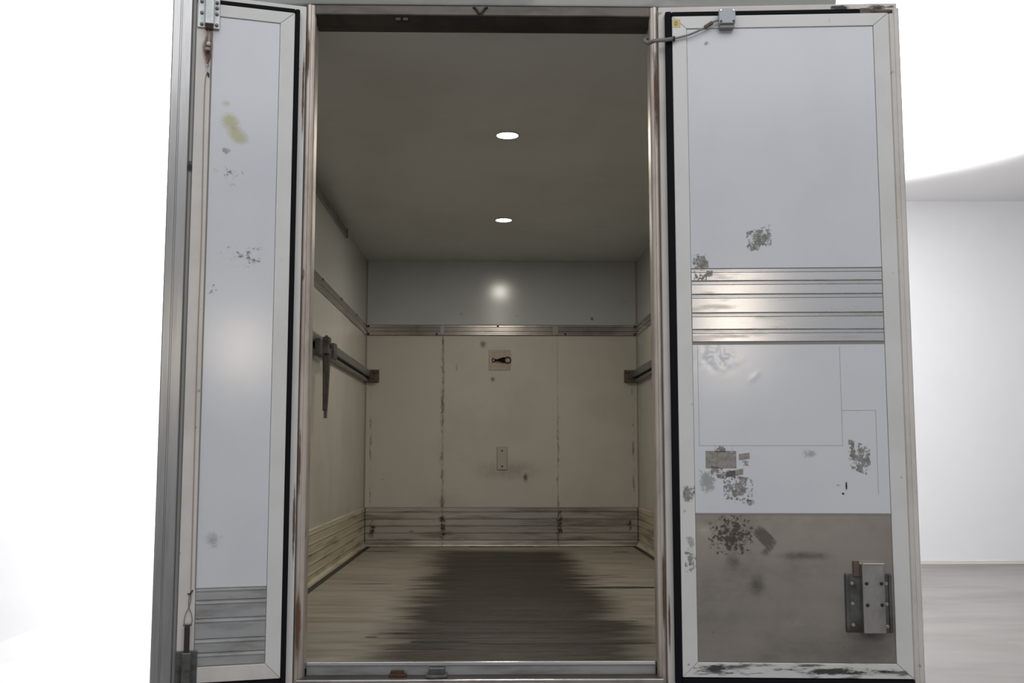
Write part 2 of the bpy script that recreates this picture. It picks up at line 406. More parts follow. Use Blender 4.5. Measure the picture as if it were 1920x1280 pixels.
# floor boards: extruded planks laid across, each with shallow ribs
ys = [0.064, 0.384, 0.716, 1.053]
while ys[-1] + 0.335 < YB - 0.05: ys.append(ys[-1] + 0.335)
ys.append(YB)
for a, b in zip(ys[:-1], ys[1:]):
    bm = bmesh.new()
    g = 0.0025
    prof = [(a + g, Zt(-0.024)), (a + g, Zt(-0.002)), (a + g + 0.002, Zt(0.0))]
    n = 4; s = (b - a - 2 * g - 0.004) / n
    for k in range(1, n):
        c = a + g + 0.002 + s * k
        prof += [(c - 0.003, Zt(0.0)), (c, Zt(-0.0012)), (c + 0.003, Zt(0.0))]
    prof += [(b - g - 0.002, Zt(0.0)), (b - g, Zt(-0.002)), (b - g, Zt(-0.024))]
    prism(bm, prof, 'x', XL + 0.004, XR - 0.004)
    obj('plank', bm, 'floor_boards', fl)
bx('drain_plate', -0.19, 0.364, YB - 0.045, YB - 0.018, Zt(-0.001), Zt(0.006), 'joint_dark', fl, 0.001)

# kick plates
def kick_profile(h=0.334, t=0.014):
    """(depth out of the wall, height): ribbed extrusion with a cove foot"""
    p = [(0, 0.0), (0.03, 0.0), (0.034, 0.006), (0.030, 0.018), (t + 0.002, 0.034)]
    for z in (0.058, 0.118, 0.178, 0.238, 0.298):
        p += [(t, z - 0.005), (t - 0.005, z - 0.002), (t - 0.005, z + 0.001), (t + 0.002, z + 0.004), (t + 0.002, z + 0.012), (t, z + 0.014)]
    p += [(t, h - 0.003), (t - 0.004, h), (0, h)]
    return p
kp = kick_profile()
bm = bmesh.new(); prism(bm, [(XL + d, Zt(z)) for d, z in kp], 'y', Y1, YB - 0.02)
kl = tag(obj('baseboard_left', bm, 'kick_side'), 'ribbed stained kick plate along the left cargo wall', 'kick plate', kind='structure')
bx('floor_band', XL, XL + 0.068, Y1, YB - 0.03, Zt(-0.004), Zt(0.003), 'joint_dark', kl)  # dark flat strip along the foot of the left kick plate
bm = bmesh.new(); prism(bm, [(XR - d, Zt(z)) for d, z in kp], 'y', Y1, YB - 0.02)
kr = tag(obj('baseboard_right', bm, 'kick_side'), 'ribbed kick plate along the right cargo wall', 'kick plate', kind='structure')
bx('floor_band', XR - 0.068, XR, Y1, YB - 0.03, Zt(-0.004), Zt(0.003), 'joint_dark', kr)  # matching dark strip on the right
kb = thing('baseboard_back', 'ribbed aluminium kick plate across the bulkhead foot', 'kick plate', (0, 0, 0), kind='structure')
for x0, x1 in ((XL + 0.004, -0.426), (-0.423, 0.579), (0.583, XR - 0.004)):
    bm = bmesh.new(); prism(bm, [(YB - d, Zt(z)) for d, z in kp], 'x', x0, x1)
    obj('panel', bm, 'kick_aluminium', kb)
bx('cap_line', XL, XR, YB - 0.012, YB, Zt(0.333), Zt(0.338), 'joint_soft', kb)
bx('corner_joint', XL + 0.001, XL + 0.02, YB - 0.022, YB - 0.002, Zt(0.0), Zt(0.334), 'joint_dark', kb)
bx('corner_joint', XR - 0.02, XR - 0.001, YB - 0.022, YB - 0.002, Zt(0.0), Zt(0.334), 'joint_dark', kb)

# rear frame around the doorway
OL, OR = -0.706, 0.632
wf = thing('wall_front', 'white rear end wall of the truck around the doorway', 'wall', kind='structure')
bx('panel', XL - 0.07, OL - 0.032, 0.045, Y1, Zt(-0.14), Zt(2.60), 'body_white', wf)
bx('panel', OR + 0.03, XR + 0.095, 0.045, Y1, Zt(-0.14), Zt(2.60), 'body_white', wf)
bx('panel', OL - 0.032, OR + 0.03, 0.07, Y1, Zt(2.52), Zt(2.60), 'body_white', wf)

def jamb(x_in, x_out, s):
    """extruded post: rounded nose towards the doorway, a step and a rebate; s=+1 means the doorway lies to +x"""
    p = [(x_out, 0.045), (x_out, 0.0), (x_out + s * 0.006, -0.006), (x_out + s * 0.016, -0.006), (x_out + s * 0.018, -0.001),
         (x_in - s * 0.010, -0.001), (x_in - s * 0.003, 0.003), (x_in, 0.010), (x_in, 0.030), (x_in - s * 0.004, 0.036), (x_in - s * 0.004, 0.10), (x_out, 0.10)]
    bm = bmesh.new(); prism(bm, p, 'z', Zt(-0.14), Zt(2.578))
    return bm
t1 = tag(obj('trim_1', jamb(OL, -0.741, 1), 'jamb_aluminium', None, 0.0015), 'rust-edged aluminium door post beside the narrow door', 'door post', kind='structure')
t2 = tag(obj('trim_2', jamb(OR, 0.663, -1), 'jamb_aluminium', None, 0.0015), 'rust-edged aluminium door post beside the wide door', 'door post', kind='structure')
hd = thing('trim_3', 'brown-stained aluminium header over the doorway', 'header', kind='structure')
bm = bmesh.new(); prism(bm, [(0.0, Zt(2.537)), (-0.003, Zt(2.541)), (-0.003, Zt(2.574)), (0.0, Zt(2.579)), (0.07, Zt(2.579)), (0.07, Zt(2.537))], 'x', OL, OR)
obj('face', bm, 'header_aluminium', hd)
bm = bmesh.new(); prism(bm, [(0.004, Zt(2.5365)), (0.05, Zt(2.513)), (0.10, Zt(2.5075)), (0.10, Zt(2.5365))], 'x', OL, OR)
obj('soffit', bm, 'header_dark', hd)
bm = bmesh.new(); tube(bm, [(-0.077, -0.006, Zt(2.572)), (-0.066, -0.009, Zt(2.565)), (-0.051, -0.014, Zt(2.541)), (-0.046, -0.014, Zt(2.541)), (-0.031, -0.009, Zt(2.565)), (-0.020, -0.006, Zt(2.572))], 0.0045)
obj('spring_clip', bm, 'bolt_dark', hd)
for x in (-0.39, -0.36): bx('catch', x, x + 0.022, 0.01, 0.03, Zt(2.52), Zt(2.537), 'bolt_dark', hd, 0.002)
tr = thing('trim_5', 'grey rain rail along the top of the truck rear', 'rain rail', kind='structure')
bm = bmesh.new(); prism(bm, [(-0.040, Zt(2.635)), (-0.040, Zt(2.66)), (0.10, Zt(2.66)), (0.10, Zt(2.581)), (-0.002, Zt(2.581)), (-0.006, Zt(2.585))], 'x', XL - 0.07, XR + 0.095)
obj('rail', bm, 'top_rail_grey', tr)
sl = thing('trim_4', 'scratched aluminium door sill at the front edge of the cargo floor', 'door sill', kind='structure')
bx('nosing', OL + 0.004, OR - 0.002, 0.052, 0.066, Zt(-0.012), Zt(0.0015), 'slat_aluminium', sl, 0.002)
bx('riser', OL + 0.004, OR - 0.002, 0.060, 0.088, Zt(-0.06), Zt(-0.013), 'slat_aluminium_dull', sl)
bx('groove', OL - 0.01, OR + 0.01, -0.026, 0.0595, Zt(-0.12), Zt(-0.047), 'header_dark', sl)
bx('lip', OL - 0.02, OR + 0.015, -0.040, -0.024, Zt(-0.14), Zt(-0.046), 'stainless', sl, 0.003)
bm = bmesh.new(); box(bm, -0.385, -0.32, 0.012, 0.05, Zt(-0.047), Zt(-0.039)); box(bm, -0.38, -0.33, 0.03, 0.05, Zt(-0.042), Zt(-0.028))
obj('striker', bm, 'rust', sl, 0.002)
bm = bmesh.new(); box(bm, -0.245, -0.165, -0.02, 0.055, Zt(-0.047), Zt(-0.037)); box(bm, -0.235, -0.175, 0.02, 0.058, Zt(-0.045), Zt(-0.016))
obj('striker', bm, 'galvanised_dark', sl, 0.002)

# ------------------------------------------------------------------ doors
def mitre_frame(parent, xo0, xo1, zo0, zo1, xi0, xi1, zi0, zi1, y0, y1, mats, bevel=0.002):
    """four mitred members: bottom, right, top, left"""
    o = [(xo0, zo0), (xo1, zo0), (xo1, zo1), (xo0, zo1)]; i = [(xi0, zi0), (xi1, zi0), (xi1, zi1), (xi0, zi1)]
    names = ('frame_rail', 'frame_stile', 'frame_rail', 'frame_stile')
    for k in range(4):
        q = [o[k], o[(k + 1) % 4], i[(k + 1) % 4], i[k]]
        cx = sum(p[0] for p in q) / 4; cz = sum(p[1] for p in q) / 4
        L_ = 0.0006
        d = Vector((o[(k + 1) % 4][0] - o[k][0], o[(k + 1) % 4][1] - o[k][1])).normalized() * L_
        q = [(q[0][0] + d.x, q[0][1] + d.y), (q[1][0] - d.x, q[1][1] - d.y), (q[2][0] - d.x, q[2][1] - d.y), (q[3][0] + d.x, q[3][1] + d.y)]
        bm = bmesh.new()
        A = [bm.verts.new((x, y0, z)) for x, z in q]; B = [bm.verts.new((x, y1, z)) for x, z in q]
        for j in range(4): bm.faces.new((A[j], A[(j + 1) % 4], B[(j + 1) % 4], B[j]))
        bm.faces.new(A); bm.faces.new(B[::-1])
        obj(names[k], bm, mats[k], parent, bevel)

def slat(parent, x0, x1, z0, z1, m, yf=0.0):
    """extruded plank with a raised bead under its top edge and a narrow joint"""
    g = 0.0012; h = z1 - z0
    p = [(0.012, z0 + g), (yf + 0.002, z0 + g), (yf, z0 + g + 0.002), (yf, z1 - 0.016), (yf - 0.002, z1 - 0.013), (yf - 0.002, z1 - 0.009), (yf + 0.001, z1 - 0.006),
         (yf + 0.001, z1 - g - 0.002), (yf + 0.003, z1 - g), (0.012, z1 - g)]
    bm = bmesh.new(); prism(bm, p, 'x', x0, x1)
    return obj('slat', bm, m, parent)

def bolts(parent, pts, r, y, m, name='bolt', h=0.007):
    for x, z in pts:
        bm = bmesh.new(); cyl(bm, (x, y - h / 2, z), 'y', r * 0.75, h, 6 if r > 0.006 else 10, None)
        cyl(bm, (x, y - 0.001, z), 'y', r * 1.2, 0.002, 14)
        obj(name, bm, m, parent)

# --- wide door (hinged on the post beside the conduit)
d2 = thing('door_2', 'wide white insulated truck door with aluminium slats and metal kick sheet', 'door', (0.66, -0.07, Z0), math.radians(-3.6), kind='structure')
bx('slab', 0.0, 0.938, 0.030, 0.098, -0.075, 2.562, 'frame_cream', d2, 0.003)
bx('core', 0.045, 0.894, 0.010, 0.031, -0.034, 2.512, 'frame_white', d2)
bm = bmesh.new()
box(bm, 0.024, 0.0495, -0.002, 0.030, -0.06, 2.531); box(bm, 0.049, 0.787, 0.000, 0.030, 2.510, 2.530); box(bm, 0.049, 0.90, 0.000, 0.030, -0.062, -0.036)
obj('gasket', bm, 'rubber_black', d2, 0.006, seg=3)
mitre_frame(d2, 0.0505, 0.894, -0.033, 2.509, 0.107, 0.834, 0.021, 2.458, -0.003, 0.012,
            ('frame_scuffed', 'frame_white', 'frame_white', 'frame_white'))
bx('panel', 0.1085, 0.8325, 0.002, 0.012, 1.5005, 2.4565, 'panel_white', d2)
zz = [1.498, 1.450, 1.398, 1.326, 1.262, 1.214]
for a, b in zip(zz[1:], zz[:-1]): slat(d2, 0.1095, 0.8315, a, b, 'slat_aluminium')
bx('joint', 0.108, 0.833, 0.003, 0.012, 1.204, 1.2145, 'joint_soft', d2)
# middle sheet, a little buckled near its upper hinge corner
def sheet(name, x0, x1, z0, z1, nx, nz, fy, yback, m, parent):
    """sheet whose front follows fy(x, z), closed by flat edges and back"""
    bm = bmesh.new()
    g = [[bm.verts.new((x0 + (x1 - x0) * i / nx, fy(x0 + (x1 - x0) * i / nx, z0 + (z1 - z0) * j / nz), z0 + (z1 - z0) * j / nz)) for i in range(nx + 1)] for j in range(nz + 1)]
    for j in range(nz):
        for i in range(nx):
            bm.faces.new((g[j][i], g[j][i + 1], g[j + 1][i + 1], g[j + 1][i])).smooth = True
    rim = g[0][:-1] + [g[j][nx] for j in range(nz)] + g[nz][:0:-1] + [g[j][0] for j in range(nz, 0, -1)]
    rim2 = [bm.verts.new((v.co.x, v.co.y, v.co.z)) for v in rim]
    back = [bm.verts.new((v.co.x, yback, v.co.z)) for v in rim]
    n = len(rim)
    for i in range(n): bm.faces.new((rim2[i], rim2[(i + 1) % n], back[(i + 1) % n], back[i]))
    bm.faces.new(back)
    me = bpy.data.meshes.new(name); bm.to_mesh(me); bm.free(); me.materials.append(MATS[m])
    o = bpy.data.objects.new(name, me); C.objects.link(o); o.parent = parent
    return o

def mid_y(x, z):
    n = mnoise.noise(Vector((x * 38, z * 46, 0.3))) + 0.5 * mnoise.noise(Vector((x * 80, z * 90, 1.7)))
    dx, dz = x - 0.20, z - 1.155
    y = 0.002 - 0.0011 * math.exp(-(dx * dx) / 0.0045 - (dz * dz) / 0.0018) * n
    dx, dz = (x - 0.34) * 0.76 + (z - 1.08) * 0.65, -(x - 0.34) * 0.65 + (z - 1.08) * 0.76
    return y - 0.0004 * math.exp(-(dx * dx) / 0.0005 - (dz * dz) / 0.00008)
sheet('panel', 0.1085, 0.8325, 0.5675, 1.2035, 110, 96, mid_y, 0.011, 'panel_white', d2)
dents = [(0.14, 0.525, 0.0006, 0.0012), (0.36, 0.39, 0.02, 0.0009), (0.20, 0.06, 0.004, 0.001), (0.55, 0.25, 0.012, 0.0008), (0.3, 0.14, 0.006, 0.0008), (0.46, 0.18, 0.0006, 0.0012)]
def kick_y(x, z): return 0.003 + sum(a * math.exp(-((x - cx) ** 2 + (z - cz) ** 2) / q) for cx, cz, q, a in dents)
o = sheet('kick_sheet', 0.1085, 0.8325, 0.0225, 0.561, 50, 38, kick_y, 0.011, 'kick_sheet', d2)
o['label'] = 'dented brownish metal kick sheet'
bx('joint', 0.1085, 0.8325, 0.001, 0.012, 0.5615, 0.5665, 'joint_soft', d2)
# edge moulding along the closing side
bm = bmesh.new()
prism(bm, [(0.9, 0.031), (0.9, 0.020), (0.905, 0.016), (0.914, 0.016), (0.916, 0.020), (0.920, 0.020), (0.922, 0.016), (0.936, 0.016), (0.941, 0.020), (0.941, 0.06), (0.938, 0.06), (0.938, 0.031)], 'z', -0.072, 2.535)
obj('edge_moulding', bm, 'frame_cream', d2)
bm = bmesh.new(); box(bm, 0.788, 0.83, 0.008, 0.030, 2.512, 2.534); cyl(bm, (0.86, 0.018, 2.522), 'x', 0.008, 0.11, 12); cyl(bm, (0.835, 0.018, 2.522), 'x', 0.012, 0.012, 12)
obj('top_bolt', bm, 'bracket_rusty', d2)
dec_y('stain', 0.68, 0.78, 2.528, 2.562, 0.0294, 'rail_scuff', d2)
dec_y('stain', 0.79, 0.93, 2.535, 2.562, 0.0294, 'rail_scuff', d2)
# old sticker outlines
lines = [(0.127, 0.1282, 0.82, 1.2), (0.127, 0.664, 0.8195, 0.8207), (0.6633, 0.6645, 0.82, 1.196), (0.664, 0.791, 0.9518, 0.953), (0.790, 0.7912, 0.64, 0.952), (0.2495, 0.2505, 0.75, 0.82)]
for x0, x1, z0, z1 in lines: bx('outline_mark', x0, x1, 0.0015, 0.0025, z0, z1, 'outline_grey', d2)
# glue residue left by torn stickers
R = lambda *a: dec_y('glue_residue', *a)
yb = 0.0012
R(0.323, 0.418, 1.555, 1.64, yb, 'residue', d2, None, 0.03)
R(0.115, 0.175, 1.497, 1.556, yb, 'residue', d2)
R(0.118, 0.19, 1.453, 1.492, -0.0024, 'residue', d2)
R(0.685, 0.765, 0.735, 0.845, yb, 'residue', d2, None, -0.03)
R(0.15, 0.265, 0.735, 0.80, yb, 'residue_dense', d2)
R(0.17, 0.26, 0.705, 0.745, yb, 'residue', d2, None, -0.02)
R(0.225, 0.29, 0.70, 0.722, yb, 'residue_dense', d2, None, 0.012)
R(0.275, 0.315, 0.765, 0.788, yb, 'residue_dense', d2, None, 0.006)
R(0.285, 0.318, 0.745, 0.765, yb, 'residue', d2)
R(0.185, 0.225, 0.795, 0.82, yb, 'residue', d2)
R(0.215, 0.325, 0.62, 0.71, yb, 'residue', d2, None, -0.01)
R(0.11, 0.20, 0.64, 0.745, yb, 'residue_pale', d2, None, -0.01)
R(0.25, 0.345, 0.59, 0.63, yb, 'residue_sparse', d2)
R(0.669, 0.676, 0.655, 0.685, yb, 'black_scuff', d2)
R(0.655, 0.664, 0.637, 0.645, yb, 'black_scuff', d2)
R(0.63, 0.66, 0.667, 0.677, yb, 'residue_pale', d2)
R(0.50, 0.58, 0.76, 0.82, yb, 'faint_smudge', d2)
dec_y('scuff', 0.35, 0.87, -0.022, 0.012, -0.0036, 'rail_scuff', d2)
dec_y('scuff', 0.09, 0.25, -0.03, 0.018, -0.0036, 'rail_scuff', d2)
R(0.17, 0.196, 2.383, 2.403, yb, 'residue_pale', d2, None, 0.008)
R(0.062, 0.107, 0.61, 0.67, -0.0034, 'residue', d2)
R(0.065, 0.107, 0.42, 0.492, -0.0034, 'residue_pale', d2)
R(0.065, 0.107, 0.35, 0.43, -0.0034, 'residue', d2)
R(0.155, 0.325, 0.415, 0.56, 0.0014, 'residue_on_metal', d2)
R(0.20, 0.285, 0.345, 0.44, 0.0016, 'smear_on_metal', d2)
decal('sticker_mark', [(0.318, 0.0015, 0.493), (0.385, 0.0015, 0.42), (0.412, 0.0015, 0.463), (0.345, 0.0015, 0.53)], 'patch_on_metal', d2)  # brownish patches left on the metal by a torn sticker
decal('sticker_mark', [(0.335, 0.0014, 0.40), (0.39, 0.0014, 0.40), (0.395, 0.0014, 0.455), (0.345, 0.0014, 0.44)], 'smear_on_metal', d2)
R(0.36, 0.66, 0.385, 0.435, 0.0016, 'smear_on_metal', d2)
R(0.28, 0.38, 0.24, 0.36, 0.0016, 'smear_on_metal', d2)
# yellow sticker, white label
s = bx('sticker', 0.050, 0.083, -0.0042, -0.0030, 2.463, 2.497, 'sticker_yellow', d2)
bm = bmesh.new(); tube(bm, [(0.0655 + 0.005 * math.cos(a), -0.0044, 2.48 + 0.008 * math.sin(a)) for a in [k * math.pi / 6 for k in range(12)]], 0.0012, 6, True)
box(bm, 0.0648, 0.0662, -0.0048, -0.0042, 2.473, 2.487)
obj('printed_mark', bm, 'sticker_print', s)
bx('label_patch', 0.0515, 0.097, -0.0040, -0.0030, 2.424, 2.4615, 'label_white', d2)
# junction box with lid, screws and gland
jb = bx('junction_box', 0.231, 0.292, -0.036, -0.002, 2.462, 2.520, 'box_grey', d2, 0.004)
bx('lid', 0.2295, 0.2935, -0.041, -0.034, 2.4625, 2.5215, 'box_grey', jb, 0.002)
for x, z in ((0.237, 2.514), (0.286, 2.514), (0.237, 2.470), (0.286, 2.470)):
    bm = bmesh.new(); cyl(bm, (x, -0.042, z), 'y', 0.0042, 0.004, 12); obj('screw', bm, 'bolt_dark' if z < 2.5 else 'bolt_steel', jb)
bx('foot', 0.233, 0.290, -0.030, -0.003, 2.448, 2.464, 'cable_grey', jb, 0.002)
# lock keeper on the kick sheet
lk = bx('lock_keeper', 0.657, 0.823, -0.004, 0.003, 0.133, 0.349, 'galvanised_dark', d2, 0.002)
lk['label'] = 'bolted stainless lock keeper'
bm = bmesh.new(); prism(bm, [(0.706, 0.002), (0.711, -0.034), (0.792, -0.034), (0.797, 0.002)], 'z', 0.134, 0.384); obj('cover', bm, 'stainless', lk, 0.003)
bx('cover_lip', 0.712, 0.792, -0.038, -0.022, 0.3815, 0.3875, 'bolt_steel', lk, 0.001)
bx('tab', 0.686, 0.708, -0.008, 0.003, 0.336, 0.394, 'bracket_rusty', lk, 0.002)
bx('side_rail', 0.655, 0.668, -0.010, -0.003, 0.135, 0.345, 'galvanised_dark', lk, 0.002)
bx('side_rail', 0.812, 0.824, -0.010, -0.003, 0.135, 0.345, 'galvanised_dark', lk, 0.002)
bolts(lk, [(0.679, 0.312), (0.679, 0.238), (0.679, 0.161), (0.804, 0.311), (0.804, 0.237), (0.804, 0.156)], 0.0055, -0.004, 'bolt_steel')
bolts(lk, [(0.725, 0.314), (0.779, 0.314), (0.726, 0.236), (0.779, 0.237)], 0.0055, -0.034, 'bolt_dark')
dec_y('rust_stain', 0.64, 0.835, 0.09, 0.15, 0.0012, 'smear_on_metal', d2)

# --- narrow door
d1 = thing('door_1', 'narrow white insulated truck door with latch cable and aluminium edge post', 'door', (-0.735, -0.05, Z0), math.radians(15.3), kind='structure')
bx('slab', -0.495, 0.003, 0.030, 0.098, -0.075, 2.562, 'frame_white', d1, 0.003)
bx('core', -0.414, -0.042, 0.010, 0.031, -0.034, 2.517, 'frame_white', d1)
bm = bmesh.new()
prism(bm, [(-0.502, 0.09), (-0.502, 0.004), (-0.498, -0.002), (-0.474, -0.002), (-0.472, 0.002), (-0.468, 0.002), (-0.466, -0.002), (-0.433, -0.002), (-0.429, 0.003), (-0.429, 0.032), (-0.494, 0.032), (-0.494, 0.09)], 'z', -0.095, 2.585)
obj('edge_post', bm, 'extruded_aluminium', d1)
bx('edge_seal', -0.4285, -0.4145, 0.006, 0.031, -0.09, 2.58, 'cable_grey', d1, 0.003)
bm = bmesh.new()
box(bm, -0.043, -0.024, -0.001, 0.031, -0.06, 2.535); box(bm, -0.35, -0.042, 0.001, 0.031, 2.517, 2.536); box(bm, -0.34, -0.042, 0.001, 0.031, -0.058, -0.036)
obj('gasket', bm, 'rubber_black', d1, 0.006, seg=3)
mitre_frame(d1, -0.413, -0.0445, -0.034, 2.516, -0.354, -0.100, 0.022, 2.468, -0.003, 0.012, ('frame_cream', 'frame_white', 'frame_white', 'frame_cream'))
bx('panel', -0.3525, -0.1015, 0.002, 0.012, 0.306, 2.4665, 'panel_white', d1)
zz = [0.303, 0.257, 0.192, 0.119, 0.070, 0.0235]
for a, b in zip(zz[1:], zz[:-1]): slat(d1, -0.3515, -0.1025, a, b, 'slat_aluminium_dull')
bx('joint', -0.3525, -0.1015, 0.0, 0.012, 0.302, 0.3065, 'frame_cream', d1)
bm = bmesh.new(); tube(bm, smooth_path([(-0.357, -0.003, 2.40), (-0.356, -0.003, 1.2), (-0.355, -0.003, 0.30)], 4), 0.0022, 6)
obj('sealant_bead', bm, 'joint_soft', d1)
# upper latch
lt = bx('latch', -0.411, -0.329, -0.011, -0.002, 2.413, 2.60, 'galvanised', d1, 0.002); lt['label'] = 'zinc-plated upper slide latch'
bx('housing', -0.385, -0.350, -0.040, -0.010, 2.420, 2.60, 'galvanised', lt, 0.003)
bolts(lt, [(-0.397, 2.516), (-0.396, 2.471), (-0.395, 2.426), (-0.340, 2.516), (-0.340, 2.495), (-0.340, 2.471), (-0.340, 2.427)], 0.0062, -0.011, 'galvanised_dark')
bx('slide', -0.381, -0.353, -0.036, -0.012, 2.402, 2.422, 'rust', lt, 0.002)
bm = bmesh.new(); cyl(bm, (-0.367, -0.016, 2.375), 'z', 0.005, 0.06, 10); cyl(bm, (-0.371, -0.014, 2.328), 'z', 0.010, 0.010, 12); obj('rod', bm, 'cable_beige', lt)
bm = bmesh.new(); bmesh.ops.create_uvsphere(bm, u_segments=12, v_segments=8, radius=0.0085, matrix=Matrix.Translation((-0.368, -0.018, 2.348))); obj('knob', bm, 'nylon_white', lt, smooth=True)
bm = bmesh.new(); tube(bm, smooth_path([(-0.367, -0.014, 2.325), (-0.360, -0.012, 2.303), (-0.366, -0.011, 2.284), (-0.370, -0.010, 2.270)]), 0.0018, 6); obj('wire', bm, 'rust', lt)
bm = bmesh.new(); tube(bm, [(-0.367 + 0.0055 * math.cos(a), -0.010, 2.254 + 0.018 * math.sin(a)) for a in [k * math.pi / 8 for k in range(16)]], 0.0018, 6, True); obj('link', bm, 'galvanised', lt)
bm = bmesh.new(); tube(bm, [(-0.370, -0.010, 2.237), (-0.365, -0.010, 2.233), (-0.363, -0.008, 2.222)], 0.003, 6); obj('hook', bm, 'bolt_dark', lt)
dec_y('rust_stain', -0.40, -0.34, 2.24, 2.42, -0.0036, 'rust_streak', d1)
# pull cable down the stile
bm = bmesh.new(); tube(bm, smooth_path([(-0.364, -0.007, 2.225), (-0.377, -0.006, 2.17), (-0.372, -0.006, 1.6), (-0.374, -0.006, 1.2), (-0.372, -0.006, 0.7), (-0.370, -0.006, 0.29)], 8), 0.0018, 6)
obj('pull_cable', bm, 'cable_beige', d1)
bm = bmesh.new(); tube(bm, smooth_path([(-0.380, -0.006, 0.285), (-0.374, -0.009, 0.283), (-0.366, -0.009, 0.292), (-0.364, -0.007, 0.297)], 4), 0.0025, 6); obj('cable_knot', bm, 'bolt_dark', d1)
bm = bmesh.new()
tube(bm, smooth_path([(-0.370, -0.007, 0.29), (-0.376, -0.008, 0.262), (-0.376, -0.008, 0.236), (-0.385, -0.009, 0.215), (-0.390, -0.010, 0.19), (-0.388, -0.010, 0.176)], 5), 0.0016, 6)
tube(bm, smooth_path([(-0.369, -0.007, 0.29), (-0.369, -0.008, 0.262), (-0.374, -0.008, 0.236), (-0.366, -0.009, 0.215), (-0.362, -0.010, 0.19), (-0.366, -0.010, 0.176)], 5), 0.0016, 6)
obj('cable_loop', bm, 'cable_grey', d1)
l2 = bx('latch', -0.415, -0.341, -0.011, -0.002, -0.12, 0.083, 'galvanised_dark', d1, 0.002); l2['label'] = 'dull lower slide latch'
bx('housing', -0.395, -0.362, -0.040, -0.010, -0.12, 0.080, 'galvanised_dark', l2, 0.003)
bx('rod', -0.388, -0.369, -0.026, -0.010, 0.075, 0.172, 'bolt_dark', l2, 0.002)
bm = bmesh.new(); cyl(bm, (-0.378, -0.022, 0.176), 'x', 0.004, 0.030, 10); obj('pin', bm, 'galvanised_dark', l2)
bolts(l2, [(-0.406, 0.066), (-0.406, 0.022), (-0.350, 0.066), (-0.350, 0.022), (-0.406, -0.02), (-0.350, -0.02)], 0.0058, -0.011, 'galvanised_dark')
# marks
dec_y('stain', -0.322, -0.27, 2.105, 2.15, 0.0014, 'yellow_faint', d1)
dec_y('stain', -0.325, -0.235, 2.015, 2.105, 0.0014, 'yellow_stain', d1, None, -0.01)
dec_y('stain', -0.30, -0.20, 1.975, 2.06, 0.0013, 'yellow_stain', d1, None, -0.025)
dec_y('glue_residue', -0.333, -0.223, 1.805, 1.89, 0.0012, 'residue_sparse', d1)
dec_y('glue_residue', -0.351, -0.305, 1.375, 1.43, 0.0012, 'residue_sparse', d1)
dec_y('glue_residue', -0.30, -0.12, 1.49, 1.58, 0.0012, 'residue_sparse', d1)
dec_y('glue_residue', -0.31, -0.27, 1.92, 1.965, 0.0012, 'residue_pale', d1)
dec_y('black_mark', -0.431, -0.414, 1.85, 1.89, -0.0004, 'black_scuff', d1)
dec_y('stain', -0.345, -0.24, 0.43, 0.52, 0.0012, 'faint_smudge', d1)

# rust creeping along the hinge gaps
for p, x0, x1, z0, z1 in ((t1, -0.744, -0.722, 2.2, 2.54), (t1, -0.744, -0.724, 0.55, 0.95), (t1, -0.744, -0.71, -0.05, 0.35), (t2, 0.64, 0.665, 1.9, 2.5), (t2, 0.645, 0.664, 0.05, 0.5)):
    dec_y('rust_stain', x0, x1, Zt(z0), Zt(z1), -0.0075, 'rust_streak', p)
dec_y('rust_stain', -0.012, 0.004, 1.95, 2.46, 0.0294, 'rust_streak', d1)
dec_y('rust_stain', -0.012, 0.004, 0.3, 0.75, 0.0294, 'rust_streak', d1)
dec_y('rust_stain', 0.0, 0.014, 0.0, 0.35, 0.0294, 'rust_streak', d2)

# ------------------------------------------------------------------ things in the cargo room
for k, (x, y, lab) in enumerate(((0.083, 1.50, 'round lit ceiling lamp nearer the truck doorway'), (0.086, 3.588, 'round lit ceiling lamp nearer the bulkhead'))):
    t = thing('ceiling_light', lab, 'ceiling light', (x, y, Zt(ZC)), group='cargo ceiling lamps')
    bm = bmesh.new()
    ring = [(0.066, 0.002), (0.066, -0.003), (0.062, -0.006), (0.058, -0.005), (0.057, 0.002)]
    for i in range(32):
        a, b = 2 * math.pi * i / 32, 2 * math.pi * (i + 1) / 32
        for j in range(len(ring)):
            p, q = ring[j], ring[(j + 1) % len(ring)]
            bm.faces.new([bm.verts.new((r * math.cos(t_), r * math.sin(t_), z)) for r, z, t_ in ((p[0], p[1], a), (q[0], q[1], a), (q[0], q[1], b), (p[0], p[1], b))])
    bmesh.ops.remove_doubles(bm, verts=bm.verts, dist=1e-5)
    obj('trim_ring', bm, 'stainless', t)
    bm = bmesh.new(); cyl(bm, (0, 0, -0.001), 'z', 0.0585, 0.006, 32); obj('lens', bm, 'lamp_lens', t)
    area('lamp_beam', (x, y, Zt(ZC) - 0.012), (x, y, 0), 0.11, 0.11, 11.8, (1.0, 0.935, 0.82), 'DISK')

